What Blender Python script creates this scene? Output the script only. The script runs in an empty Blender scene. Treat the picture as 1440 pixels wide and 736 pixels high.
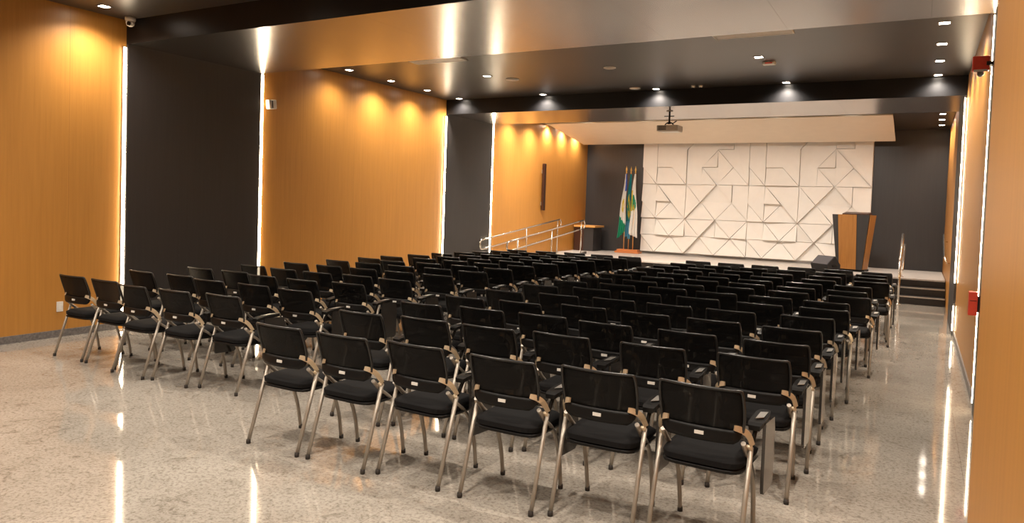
import bpy, bmesh, math, random
from mathutils import Vector, Matrix

random.seed(7)
SC = bpy.context.scene
COL = SC.collection
PI = math.pi

# ------------------------------------------------------------------ room numbers (metres)
XL, XR = -8.82, 0.524            # side walls
ZC, ZS = 3.90, 3.60              # ceiling, underside of the two dropped portals
Y1, Y2 = 5.656, 7.778            # near portal
Y3, Y4 = 12.75, 14.63            # far portal
YB = 20.25                       # back wall
YN = -3.2                        # wall behind the camera
ZST = 0.48                       # stage height
YST = 17.0                       # stage front

# ------------------------------------------------------------------ materials
def new_mat(name):
    m = bpy.data.materials.new(name)
    m.use_nodes = True
    nt = m.node_tree
    b = nt.nodes['Principled BSDF']
    return m, nt, b

def plain(name, col, rough=0.5, metal=0.0, spec=0.5, noise=0.0, scale=30.0):
    m, nt, b = new_mat(name)
    b.inputs['Roughness'].default_value = rough
    b.inputs['Metallic'].default_value = metal
    b.inputs['Specular IOR Level'].default_value = spec
    if noise > 0:
        tc = nt.nodes.new('ShaderNodeTexCoord')
        n = nt.nodes.new('ShaderNodeTexNoise')
        n.inputs['Scale'].default_value = scale
        n.inputs['Detail'].default_value = 4
        nt.links.new(tc.outputs['Object'], n.inputs['Vector'])
        r = nt.nodes.new('ShaderNodeValToRGB')
        r.color_ramp.elements[0].position = 0.3
        r.color_ramp.elements[1].position = 0.7
        r.color_ramp.elements[0].color = [c * (1 - noise) for c in col] + [1]
        r.color_ramp.elements[1].color = [min(1, c * (1 + noise)) for c in col] + [1]
        nt.links.new(n.outputs['Fac'], r.inputs['Fac'])
        nt.links.new(r.outputs['Color'], b.inputs['Base Color'])
    else:
        b.inputs['Base Color'].default_value = list(col) + [1]
    return m

def wood(name, c1, c2, rough=0.42, scale=(14, 14, 0.55), seams=0.0):
    m, nt, b = new_mat(name)
    L = nt.links.new
    tc = nt.nodes.new('ShaderNodeTexCoord')
    mp = nt.nodes.new('ShaderNodeMapping')
    mp.inputs['Scale'].default_value = scale
    L(tc.outputs['Object'], mp.inputs['Vector'])
    n = nt.nodes.new('ShaderNodeTexNoise')
    n.inputs['Scale'].default_value = 2.2
    n.inputs['Detail'].default_value = 7
    n.inputs['Roughness'].default_value = 0.62
    n.inputs['Distortion'].default_value = 0.3
    L(mp.outputs['Vector'], n.inputs['Vector'])
    r = nt.nodes.new('ShaderNodeValToRGB')
    r.color_ramp.elements[0].position = 0.32
    r.color_ramp.elements[1].position = 0.68
    r.color_ramp.elements[0].color = list(c1) + [1]
    r.color_ramp.elements[1].color = list(c2) + [1]
    L(n.outputs['Fac'], r.inputs['Fac'])
    out = r.outputs['Color']
    if seams > 0:                # thin joints between veneer sheets
        sx = nt.nodes.new('ShaderNodeSeparateXYZ')
        L(tc.outputs['Object'], sx.inputs[0])
        md = nt.nodes.new('ShaderNodeMath'); md.operation = 'PINGPONG'
        md.inputs[1].default_value = seams
        L(sx.outputs['Y'], md.inputs[0])
        lt = nt.nodes.new('ShaderNodeMath'); lt.operation = 'LESS_THAN'
        lt.inputs[1].default_value = 0.003
        L(md.outputs[0], lt.inputs[0])
        mx = nt.nodes.new('ShaderNodeMixRGB'); mx.blend_type = 'MULTIPLY'
        L(lt.outputs[0], mx.inputs['Fac'])
        L(out, mx.inputs['Color1'])
        mx.inputs['Color2'].default_value = (0.78, 0.76, 0.74, 1)
        out = mx.outputs['Color']
    L(out, b.inputs['Base Color'])
    b.inputs['Roughness'].default_value = rough
    return m

def emit(name, col, strength):
    m, nt, b = new_mat(name)
    b.inputs['Base Color'].default_value = (0.8, 0.8, 0.8, 1)
    b.inputs['Emission Color'].default_value = list(col) + [1]
    b.inputs['Emission Strength'].default_value = strength
    return m

def granite():
    m, nt, b = new_mat('polished_granite')
    L = nt.links.new
    tc = nt.nodes.new('ShaderNodeTexCoord')
    n1 = nt.nodes.new('ShaderNodeTexNoise')
    n1.inputs['Scale'].default_value = 1.1; n1.inputs['Detail'].default_value = 6
    n1.inputs['Roughness'].default_value = 0.65
    n2 = nt.nodes.new('ShaderNodeTexNoise')
    n2.inputs['Scale'].default_value = 46; n2.inputs['Detail'].default_value = 5
    n2.inputs['Roughness'].default_value = 0.7
    n3 = nt.nodes.new('ShaderNodeTexVoronoi')
    n3.inputs['Scale'].default_value = 55
    n4 = nt.nodes.new('ShaderNodeTexNoise')
    n4.inputs['Scale'].default_value = 7; n4.inputs['Detail'].default_value = 8
    n4.inputs['Roughness'].default_value = 0.75; n4.inputs['Distortion'].default_value = 1.6
    for n in (n1, n2, n3, n4):
        L(tc.outputs['Object'], n.inputs['Vector'])
    r1 = nt.nodes.new('ShaderNodeValToRGB')
    r1.color_ramp.elements[0].position = 0.3; r1.color_ramp.elements[1].position = 0.7
    r1.color_ramp.elements[0].color = (0.275, 0.247, 0.213, 1)
    r1.color_ramp.elements[1].color = (0.375, 0.345, 0.305, 1)
    L(n1.outputs['Fac'], r1.inputs['Fac'])
    r2 = nt.nodes.new('ShaderNodeValToRGB')
    r2.color_ramp.elements[0].position = 0.36; r2.color_ramp.elements[1].position = 0.52
    r2.color_ramp.elements[0].color = (0.50, 0.47, 0.44, 1)
    r2.color_ramp.elements[1].color = (1, 1, 1, 1)
    L(n2.outputs['Fac'], r2.inputs['Fac'])
    mx = nt.nodes.new('ShaderNodeMixRGB'); mx.blend_type = 'MULTIPLY'; mx.inputs['Fac'].default_value = 0.8
    L(r1.outputs['Color'], mx.inputs['Color1']); L(r2.outputs['Color'], mx.inputs['Color2'])
    r4 = nt.nodes.new('ShaderNodeValToRGB')                     # dark veins
    r4.color_ramp.elements[0].position = 0.36; r4.color_ramp.elements[1].position = 0.47
    r4.color_ramp.elements[0].color = (0.45, 0.41, 0.37, 1)
    r4.color_ramp.elements[1].color = (1, 1, 1, 1)
    L(n4.outputs['Fac'], r4.inputs['Fac'])
    mx2 = nt.nodes.new('ShaderNodeMixRGB'); mx2.blend_type = 'MULTIPLY'; mx2.inputs['Fac'].default_value = 0.55
    L(mx.outputs['Color'], mx2.inputs['Color1']); L(r4.outputs['Color'], mx2.inputs['Color2'])
    # slab joints
    sx = nt.nodes.new('ShaderNodeSeparateXYZ'); L(tc.outputs['Object'], sx.inputs[0])
    fac = None
    for ax, per, off in (('X', 1.45, -0.34), ('Y', 2.9, 0.9)):
        ad = nt.nodes.new('ShaderNodeMath'); ad.operation = 'ADD'; ad.inputs[1].default_value = off
        L(sx.outputs[ax], ad.inputs[0])
        pp = nt.nodes.new('ShaderNodeMath'); pp.operation = 'PINGPONG'; pp.inputs[1].default_value = per
        L(ad.outputs[0], pp.inputs[0])
        lt = nt.nodes.new('ShaderNodeMath'); lt.operation = 'LESS_THAN'; lt.inputs[1].default_value = 0.0016
        L(pp.outputs[0], lt.inputs[0])
        if fac is None:
            fac = lt
        else:
            mm = nt.nodes.new('ShaderNodeMath'); mm.operation = 'MAXIMUM'
            L(fac.outputs[0], mm.inputs[0]); L(lt.outputs[0], mm.inputs[1]); fac = mm
    mx3 = nt.nodes.new('ShaderNodeMixRGB'); mx3.blend_type = 'MULTIPLY'
    L(fac.outputs[0], mx3.inputs['Fac'])
    L(mx2.outputs['Color'], mx3.inputs['Color1'])
    mx3.inputs['Color2'].default_value = (0.60, 0.57, 0.54, 1)
    L(mx3.outputs['Color'], b.inputs['Base Color'])
    rr = nt.nodes.new('ShaderNodeMapRange')
    rr.inputs['To Min'].default_value = 0.03; rr.inputs['To Max'].default_value = 0.10
    L(n4.outputs['Fac'], rr.inputs['Value'])
    L(rr.outputs[0], b.inputs['Roughness'])
    b.inputs['IOR'].default_value = 1.55
    return m

def soffit_metal():
    m, nt, b = new_mat('brushed_composite_panel')
    L = nt.links.new
    tc = nt.nodes.new('ShaderNodeTexCoord')
    sx = nt.nodes.new('ShaderNodeSeparateXYZ'); L(tc.outputs['Object'], sx.inputs[0])
    pp = nt.nodes.new('ShaderNodeMath'); pp.operation = 'PINGPONG'; pp.inputs[1].default_value = 0.625
    L(sx.outputs['X'], pp.inputs[0])
    lt = nt.nodes.new('ShaderNodeMath'); lt.operation = 'LESS_THAN'; lt.inputs[1].default_value = 0.003
    L(pp.outputs[0], lt.inputs[0])
    mx = nt.nodes.new('ShaderNodeMixRGB')
    L(lt.outputs[0], mx.inputs['Fac'])
    mx.inputs['Color1'].default_value = (0.47, 0.455, 0.45, 1)
    mx.inputs['Color2'].default_value = (0.30, 0.28, 0.27, 1)
    L(mx.outputs['Color'], b.inputs['Base Color'])
    b.inputs['Metallic'].default_value = 1.0
    b.inputs['Roughness'].default_value = 0.23
    return m

def mesh_cloth():
    # open woven back: mostly black yarn, a little of what is behind shows through
    m, nt, b = new_mat('black_mesh_weave')
    L = nt.links.new
    b.inputs['Base Color'].default_value = (0.0045, 0.0042, 0.0042, 1)
    b.inputs['Roughness'].default_value = 0.55
    b.inputs['Specular IOR Level'].default_value = 0.16
    tr = nt.nodes.new('ShaderNodeBsdfTransparent')
    mix = nt.nodes.new('ShaderNodeMixShader')
    tc = nt.nodes.new('ShaderNodeTexCoord')
    wv = nt.nodes.new('ShaderNodeTexNoise'); wv.inputs['Scale'].default_value = 400
    L(tc.outputs['Object'], wv.inputs['Vector'])
    mr = nt.nodes.new('ShaderNodeMapRange')
    mr.inputs['From Min'].default_value = 0.3; mr.inputs['From Max'].default_value = 0.7
    mr.inputs['To Min'].default_value = 0.06; mr.inputs['To Max'].default_value = 0.20
    L(wv.outputs['Fac'], mr.inputs['Value'])
    L(mr.outputs[0], mix.inputs['Fac'])
    L(b.outputs[0], mix.inputs[1]); L(tr.outputs[0], mix.inputs[2])
    L(mix.outputs[0], nt.nodes['Material Output'].inputs['Surface'])
    return m

M = dict(
    wood=wood('honey_oak_veneer', (0.46, 0.206, 0.041), (0.52, 0.240, 0.050), 0.38, seams=0.62),
    wood_dark=wood('walnut', (0.035, 0.012, 0.006), (0.06, 0.02, 0.01), 0.4),
    wood_front=wood('lectern_oak', (0.27, 0.112, 0.026), (0.35, 0.155, 0.038), 0.4),
    wood_base=wood('cherry_wood', (0.45, 0.13, 0.03), (0.55, 0.19, 0.05), 0.4, scale=(0.6, 14, 14)),
    wood_light=wood('beech_top', (0.62, 0.30, 0.08), (0.72, 0.38, 0.12), 0.4, scale=(0.6, 14, 14)),
    charcoal=wood('charcoal_laminate', (0.0285, 0.0265, 0.0275), (0.034, 0.032, 0.033), 0.42),
    black_face=plain('black_gloss_panel', (0.008, 0.008, 0.009), 0.36, 0, 0.28, 0.2, 3),
    soffit=soffit_metal(),
    ceiling=plain('dark_satin_ceiling', (0.046, 0.040, 0.038), 0.33, 0.2, 0.55, 0.06, 2),
    granite=granite(),
    skirting=plain('grey_granite_skirting', (0.17, 0.155, 0.15), 0.3, 0, 0.5, 0.35, 40),
    white=plain('white_paint', (0.80, 0.765, 0.72), 0.55, 0, 0.4, 0.02, 5),
    cream=plain('cream_paint', (0.72, 0.62, 0.50), 0.6, 0, 0.3, 0.02, 4),
    deck=plain('stage_stone', (0.52, 0.48, 0.45), 0.3, 0, 0.5, 0.12, 25),
    riser=plain('black_stone_riser', (0.012, 0.010, 0.010), 0.35, 0, 0.5, 0.3, 30),
    nosing=plain('steel_nosing', (0.55, 0.52, 0.5), 0.35, 1.0),
    led=emit('warm_led_diffuser', (1.0, 0.81, 0.56), 34.0),
    lens=emit('downlight_lens', (1.0, 0.87, 0.72), 45.0),
    alu=plain('aluminium_profile', (0.6, 0.58, 0.55), 0.4, 1.0),
    plastic=plain('black_plastic', (0.0055, 0.0052, 0.0052), 0.42, 0, 0.2, 0.1, 60),
    rim=plain('black_satin_rim', (0.012, 0.0115, 0.0115), 0.28, 0, 0.5, 0.1, 60),
    fabric=plain('black_seat_fabric', (0.0055, 0.0053, 0.0058), 0.85, 0, 0.18, 0.35, 350),
    mesh=mesh_cloth(),
    tube=plain('champagne_tube', (0.385, 0.345, 0.295), 0.46, 0.6, 0.5, 0.06, 20),
    bracket=plain('champagne_plate', (0.56, 0.45, 0.31), 0.40, 0.5, 0.5, 0.06, 20),
    rubber=plain('brown_black_rubber', (0.018, 0.013, 0.010), 0.7),
    tag=plain('white_tag', (0.72, 0.70, 0.66), 0.4),
    tabletop=plain('black_tablet_laminate', (0.022, 0.020, 0.019), 0.16, 0, 0.8, 0.04, 10),
    steel=plain('satin_stainless_steel', (0.72, 0.69, 0.65), 0.22, 1.0, 0.5, 0.04, 15),
    brass=plain('brass', (0.75, 0.52, 0.16), 0.3, 1.0),
    offwhite=plain('off_white_plastic', (0.74, 0.71, 0.66), 0.4, 0, 0.5, 0.03, 20),
    grille=plain('grey_grille', (0.58, 0.54, 0.49), 0.5, 0, 0.4, 0.2, 90),
    grey=plain('grey_plastic', (0.22, 0.20, 0.185), 0.45, 0, 0.5, 0.1, 40),
    darkglass=plain('dark_glass', (0.01, 0.01, 0.012), 0.08),
    red=plain('signal_red', (0.92, 0.085, 0.045), 0.35, 0, 0.5, 0.05, 20),
    speaker=plain('black_speaker_carpet', (0.016, 0.015, 0.016), 0.8, 0, 0.3, 0.3, 200),
    grillecloth=plain('charcoal_speaker_grille', (0.10, 0.097, 0.11), 0.45, 0.3, 0.5, 0.3, 300),
    f_white=plain('flag_white', (0.78, 0.76, 0.72), 0.7, 0, 0.2, 0.05, 15),
    f_green=plain('flag_green', (0.03, 0.33, 0.19), 0.7, 0, 0.2, 0.1, 15),
    f_teal=plain('flag_teal', (0.03, 0.30, 0.33), 0.7, 0, 0.2, 0.1, 15),
    f_blue=plain('flag_blue', (0.06, 0.13, 0.55), 0.7, 0, 0.2, 0.1, 15),
    f_sky=plain('flag_light_blue', (0.16, 0.45, 0.62), 0.7, 0, 0.2, 0.1, 15),
    f_gold=plain('flag_gold', (0.72, 0.56, 0.08), 0.7, 0, 0.2, 0.2, 25),
    ramp=plain('ramp_stone', (0.36, 0.32, 0.28), 0.4, 0, 0.5, 0.15, 25),
)

# ------------------------------------------------------------------ mesh builder
class MB:
    def __init__(self):
        self.bm = bmesh.new()
        self.mats = []
    def mi(self, mat):
        if mat is None:
            return 0
        if mat not in self.mats:
            self.mats.append(mat)
        return self.mats.index(mat)
    def box(self, x0, x1, y0, y1, z0, z1, mat=None, bev=0.0):
        vs = [self.bm.verts.new(p) for p in
              ((x0, y0, z0), (x1, y0, z0), (x1, y1, z0), (x0, y1, z0),
               (x0, y0, z1), (x1, y0, z1), (x1, y1, z1), (x0, y1, z1))]
        fs = [self.bm.faces.new([vs[i] for i in q]) for q in
              ((3, 2, 1, 0), (4, 5, 6, 7), (0, 1, 5, 4), (2, 3, 7, 6), (1, 2, 6, 5), (3, 0, 4, 7))]
        k = self.mi(mat)
        for f in fs:
            f.material_index = k
        if bev > 0:
            es = list({e for f in fs for e in f.edges})
            r = bmesh.ops.bevel(self.bm, geom=es, offset=bev, segments=2, profile=0.5, affect='EDGES')
            for f in r['faces']:
                f.material_index = k
        return fs      # order: bottom, top, front(-y), back(+y), right(+x), left(-x)
    def tube(self, pts, r, n=8, mat=None, caps=True):
        pts = [Vector(p) for p in pts]
        k = self.mi(mat)
        rings = []
        rr = r if isinstance(r, (list, tuple)) else [r] * len(pts)
        up = None
        for i, p in enumerate(pts):
            d = (pts[min(i + 1, len(pts) - 1)] - pts[max(i - 1, 0)]).normalized()
            if up is None:
                up = Vector((0, 0, 1)) if abs(d.z) < 0.9 else Vector((1, 0, 0))
            a = d.cross(up)
            if a.length < 1e-5:
                a = d.cross(Vector((0, 1, 0)))
            a.normalize()
            b = a.cross(d).normalized(); up = b
            rings.append([self.bm.verts.new(p + rr[i] * (math.cos(2 * PI * j / n) * a + math.sin(2 * PI * j / n) * b)) for j in range(n)])
        for i in range(len(rings) - 1):
            for j in range(n):
                f = self.bm.faces.new((rings[i][j], rings[i][(j + 1) % n], rings[i + 1][(j + 1) % n], rings[i + 1][j]))
                f.material_index = k; f.smooth = True
        if caps:
            for ring in (rings[0][::-1], rings[-1]):
                f = self.bm.faces.new(ring); f.material_index = k
    def lathe(self, prof, c=(0, 0, 0), n=16, mat=None, axis='Z'):
        k = self.mi(mat); rings = []
        for r, z in prof:
            ring = []
            for j in range(n):
                a = 2 * PI * j / n
                v = (r * math.cos(a), r * math.sin(a), z)
                if axis == 'Y': v = (v[0], v[2], v[1])
                if axis == 'X': v = (v[2], v[0], v[1])
                ring.append(self.bm.verts.new((c[0] + v[0], c[1] + v[1], c[2] + v[2])))
            rings.append(ring)
        for i in range(len(rings) - 1):
            for j in range(n):
                f = self.bm.faces.new((rings[i][j], rings[i][(j + 1) % n], rings[i + 1][(j + 1) % n], rings[i + 1][j]))
                f.material_index = k; f.smooth = True
        for ring in (rings[0][::-1], rings[-1]):
            f = self.bm.faces.new(ring); f.material_index = k
    def poly(self, pts, mat=None):
        f = self.bm.faces.new([self.bm.verts.new(p) for p in pts]); f.material_index = self.mi(mat); return f
    def hull(self, bottom, top, mat=None):       # two matching outlines, sides between
        k = self.mi(mat)
        a = [self.bm.verts.new(p) for p in bottom]; b = [self.bm.verts.new(p) for p in top]
        n = len(a)
        fs = [self.bm.faces.new(a[::-1]), self.bm.faces.new(b)]
        for i in range(n):
            fs.append(self.bm.faces.new((a[i], a[(i + 1) % n], b[(i + 1) % n], b[i])))
        for f in fs: f.material_index = k
        return fs
    def build(self, name, mat=None, parent=None, loc=None, normals=True):
        if normals:
            bmesh.ops.recalc_face_normals(self.bm, faces=self.bm.faces[:])
        me = bpy.data.meshes.new(name)
        self.bm.to_mesh(me); self.bm.free()
        if mat is not None: me.materials.append(mat)
        else:
            for m in self.mats: me.materials.append(m)
        o = bpy.data.objects.new(name, me)
        COL.objects.link(o)
        if parent is not None: o.parent = parent
        if loc is not None: o.location = loc
        return o

def tag(o, label=None, cat=None, group=None, kind=None):
    if label: o['label'] = label
    if cat: o['category'] = cat
    if group: o['group'] = group
    if kind: o['kind'] = kind
    return o

def thing(name, label, cat, loc=(0, 0, 0), rz=0.0, group=None):
    o = bpy.data.objects.new(name, None)
    o.empty_display_size = 0.1
    COL.objects.link(o)
    o.location = loc; o.rotation_euler = (0, 0, rz)
    return tag(o, label, cat, group)

def copy_tree(o, parent=None):
    c = o.copy(); COL.objects.link(c)
    if parent is not None: c.parent = parent
    for ch in o.children:
        copy_tree(ch, c)
    return c

def bx(name, mat, x0, x1, y0, y1, z0, z1, parent=None, bev=0.0):
    b = MB(); b.box(x0, x1, y0, y1, z0, z1, None, bev)
    return b.build(name, mat, parent)

def struct(o, label=None):
    o['kind'] = 'structure'
    if label: o['label'] = label
    return o

# ------------------------------------------------------------------ room shell
struct(bx('floor', M['granite'], XL - 0.2, XR + 0.2, YN - 0.2, YB + 0.2, -0.12, 0.0), 'polished beige speckled granite floor')
struct(bx('ceiling', M['ceiling'], XL - 0.2, XR + 0.2, YN - 0.2, YB + 0.2, ZC, ZC + 0.12), 'dark satin ceiling')
struct(bx('wall_left', M['wood'], XL - 0.15, XL, YN, YB, 0, ZC), 'left wall faced in honey coloured wood veneer')
struct(bx('wall_right', M['wood'], XR, XR + 0.15, YN, YB, 0, ZC), 'right wall faced in honey coloured wood veneer')
struct(bx('wall_back', M['charcoal'], XL - 0.15, XR + 0.15, YB, YB + 0.15, 0, ZC), 'charcoal back wall behind the stage')
struct(bx('wall_front', M['cream'], XL - 0.15, XR + 0.15, YN - 0.15, YN, 0, ZC), 'plain wall behind the photographer')
struct(bx('baseboard_left', M['skirting'], XL, XL + 0.015, YN, Y1 - 0.07, 0, 0.085), 'grey granite baseboard on the left wall')
struct(bx('baseboard_right', M['skirting'], XR - 0.015, XR, YN, Y3, 0, 0.085), 'grey granite baseboard on the right wall')

def portal(name, ya, yb, label):
    b = MB(); t = 0.03
    dk, mt, bl = M['charcoal'], M['soffit'], M['black_face']
    b.box(XL, XL + t, ya, yb, 0, ZS, dk)
    b.box(XR - t, XR, ya, yb, 0, ZS, dk)
    fs = b.box(XL, XR, ya, yb, ZS, ZC, bl)
    fs[0].material_index = b.mi(mt)
    o = b.build(name, None, None, normals=False)
    struct(o, label)
    return o
portal('trim_1', Y1, Y2, 'near dropped portal: charcoal side panel and glossy metal soffit')
portal('trim_2', Y3, Y4, 'far dropped portal: charcoal side panel and glossy metal soffit')
struct(bx('trim_3', M['wood'], 0.1575, XR, 0.55, 2.40, 0, ZC), 'wood veneered pier close on the right')
struct(bx('baseboard_back', M['skirting'], XL + 0.03, XL + 0.045, Y1, Y2, 0, 0.085), 'grey granite baseboard under the charcoal panel')

# ------------------------------------------------------------------ light strips
def strip(side, y, segs, label):
    x = XL if side < 0 else XR
    t = thing('light_strip', label, 'strip light', (x, y, 0), 0, None)
    s = 1 if side < 0 else -1
    for a, c in segs:
        b = MB(); b.box(min(0, s * 0.020), max(0, s * 0.020), -0.020, 0.020, a, c)
        b.build('channel', M['alu'], t)
        b = MB(); b.box(min(s * 0.020, s * 0.034), max(s * 0.020, s * 0.034), -0.015, 0.015, a + 0.005, c - 0.005)
        b.build('diffuser', M['led'], t)
    return t
strip(-1, Y1 - 0.032, [(0.04, 3.56)], 'glowing vertical light strip at the near edge of the first charcoal panel')
strip(-1, Y2 + 0.032, [(0.04, 3.59)], 'glowing vertical light strip on the left wall beside the white wall sensor')
strip(-1, Y3 - 0.032, [(0.04, 3.56)], 'glowing vertical light strip at the near edge of the far charcoal panel')
strip(-1, Y4 + 0.032, [(0.10, 3.59)], 'glowing vertical light strip between the far charcoal panel and the ramp handrails')
strip(1, Y2 + 0.032, [(0.08, 3.59)], 'tall glowing light strip behind the red alarm and red call point on the right')
strip(1, Y3 - 0.032, [(0.08, 0.46), (0.80, 3.56)], 'glowing light strip on the right wall beside the stage steps, dark gap low down')

# ------------------------------------------------------------------ downlights
def make_downlight():
    t = thing('downlight', None, 'ceiling light', (0, 0, ZC))
    b = MB()
    o, i, z0 = 0.068, 0.050, -0.006
    for q in ((-o, o, -o, -i), (-o, o, i, o), (-o, -i, -i, i), (i, o, -i, i)):
        b.box(q[0], q[1], q[2], q[3], z0, 0.0)
    b.build('bezel', M['grey'], t)
    b = MB(); b.box(-i, i, -i, i, -0.004, 0.0)
    b.build('lens', M['lens'], t)
    return t
DL = make_downlight()
DL_USED = [False]
WARM = (1.0, 0.88, 0.74)
def lamp(name, loc, power, half, blend=1.0, col=WARM, aim=None, size=0.05, parent=None):
    l = bpy.data.lights.new(name, 'SPOT')
    l.energy = power; l.color = col
    l.spot_size = math.radians(2 * half); l.spot_blend = blend
    l.shadow_soft_size = size
    o = bpy.data.objects.new(name, l); COL.objects.link(o)
    o.location = loc
    if aim is not None:
        d = Vector(aim) - Vector(loc)
        o.rotation_euler = d.to_track_quat('-Z', 'Y').to_euler()
    if parent is not None: o.parent = parent
    return o
def downlight(x, y, label, power=150, half=70, aim=None, z=ZC, col=WARM):
    o = DL if not DL_USED[0] else copy_tree(DL)
    DL_USED[0] = True
    o.location = (x, y, z)
    o['label'] = label; o['category'] = 'ceiling light'; o['group'] = 'recessed ceiling downlights'
    a = None
    if aim is not None: a = (aim[0] - x, aim[1] - y, aim[2] - z)
    lamp('bulb', (0, 0, -0.02), power, half, col=col, aim=a, parent=o)
    return o
ORD = ['nearest', 'second', 'third', 'farthest']
POW = 185
for k, y in enumerate((9.30, 10.40, 11.50, 12.62)):
    downlight(-8.42, y, 'square recessed downlight by the left wood wall, %s in its row of four' % ORD[k], POW * 0.43, 72)
    downlight(0.13, y, 'square recessed downlight by the right wall, %s in its row of four' % ORD[k], POW * 0.43, 72)
downlight(-6.48, 10.53, 'square recessed downlight with a round ceiling speaker beside it, left of the hall', POW)
downlight(-6.48, 12.62, 'square recessed downlight lighting the far black beam, left of the projector', POW)
downlight(-4.22, 12.62, 'square recessed downlight lighting the black beam above the projector', POW)
downlight(-2.05, 10.46, 'square recessed downlight beside the small beige smoke detector', POW)
downlight(-2.02, 12.62, 'square recessed downlight lighting the far black beam, right of the projector', POW)
downlight(-8.42, 5.12, 'square recessed downlight near the dome camera in the upper left corner', POW * 0.43, 72)
downlight(0.30, 17.3, 'recessed downlight over the stage right side, nearest of three', 60)
downlight(0.31, 18.3, 'recessed downlight over the stage right side, middle of three', 60)
downlight(0.33, 19.35, 'recessed downlight over the stage right side, farthest of three', 60)
# added unseen downlights over the camera and above the stage, to brighten the hall
for y in (0.6, 2.8):
    downlight(-8.42, y, 'added unseen downlight by the left wall outside the frame', POW * 0.55, 72)
for x in (-6.4, -4.2, -2.05):
    for y in (0.2, 2.4, 4.6):
        downlight(x, y, 'added unseen downlight over the near floor outside the frame', POW * 0.75)
for x, y in ((0.10, 3.4), (0.10, 5.0), (-0.5, 1.4), (-0.5, -0.6)):  # added lamps that brighten the pier and the right side
    downlight(x, y, 'added unseen downlight close to the photographer outside the frame', POW * 0.8)
for y in (17.5, 18.4, 19.3):  # added hidden washers that brighten the left wall beside the stage
    downlight(-8.70, y, 'added unseen wall washer in the slot between the stage canopy and the left wall', POW * 0.32, 66)
for y in (15.4, 16.5):  # added hidden lamps for the wall over the ramp
    downlight(-8.42, y, 'added unseen downlight over the ramp hidden behind the far portal', POW * 0.55, 72)
for x in (-7.5, -5.9, -4.4, -2.9, -1.4):  # added hidden spots and downlights that brighten the relief wall and stage
    downlight(x, 16.1, 'added unseen spotlight aimed at the white relief wall, hidden behind the far portal', 195, 35, aim=(x + 0.1, 20.1, 1.5), col=(1.0, 0.92, 0.82))
    downlight(x, 15.4, 'added unseen downlight over the stage front, hidden behind the far portal', 200)

# ------------------------------------------------------------------ stage, steps, ramp
SX0, SX1 = -1.25, XR
t = thing('stage', 'raised stage with pale stone deck and black front across the hall end', 'stage', (-4, YST, 0))
b = MB()
b.box(-7.85 + 4, SX0 + 4, 0.02, YB - 0.02 - YST, 0.0, ZST - 0.03)
b.build('front_panel', M['riser'], t)
b = MB()
b.box(-7.85 + 4, SX0 + 4, -0.02, YB - 0.02 - YST, ZST - 0.03, ZST)
b.box(SX0 + 4, SX1 - 0.01 + 4, 0.40, YB - 0.02 - YST, ZST - 0.03, ZST)
b.box(XL + 0.01 + 4, -7.85 + 4, 18.26 - YST, YB - 0.02 - YST, ZST - 0.03, ZST)
b.build('deck', M['deck'], t)
for k in range(3):
    b = MB(); y0 = 16.80 + 0.30 * k; z = ZST / 3 * k; y1 = y0 + 0.31 if k < 2 else YB - 0.03
    b.box(SX0 + 4.0, SX1 - 0.01 + 4, y0 - YST, y1 - YST, z if k == 0 else 0.0, z + ZST / 3 - (0.0 if k < 2 else 0.03))
    s = b.build('step', M['riser'], t)
    b = MB(); b.box(SX0 + 4.0, SX1 - 0.01 + 4, y0 - YST - 0.006, y0 - YST + 0.03, z + ZST / 3 - 0.022, z + ZST / 3 + 0.003)
    b.build('nosing', M['nosing'] if k < 2 else M['deck'], s)

RX0, RX1 = XL + 0.02, -7.87
t = thing('ramp', 'sloping stone access ramp along the left wall up to the stage', 'ramp', (RX0, 14.1, 0))
b = MB(); w = RX1 - RX0
b.hull([(0, 0, 0), (w, 0, 0), (w, 4.13, 0), (0, 4.13, 0)], [(0, 0, 0.012), (w, 0, 0.012), (w, 4.13, ZST), (0, 4.13, ZST)])
b.build('slab', M['ramp'], t)
b = MB(); b.hull([(w - 0.05, 0, 0.012), (w, 0, 0.012), (w, 4.15, ZST), (w - 0.05, 4.15, ZST)], [(w - 0.05, 0, 0.07), (w, 0, 0.07), (w, 4.15, ZST + 0.06), (w - 0.05, 4.15, ZST + 0.06)])
b.build('kerb', M['riser'], t)

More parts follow.
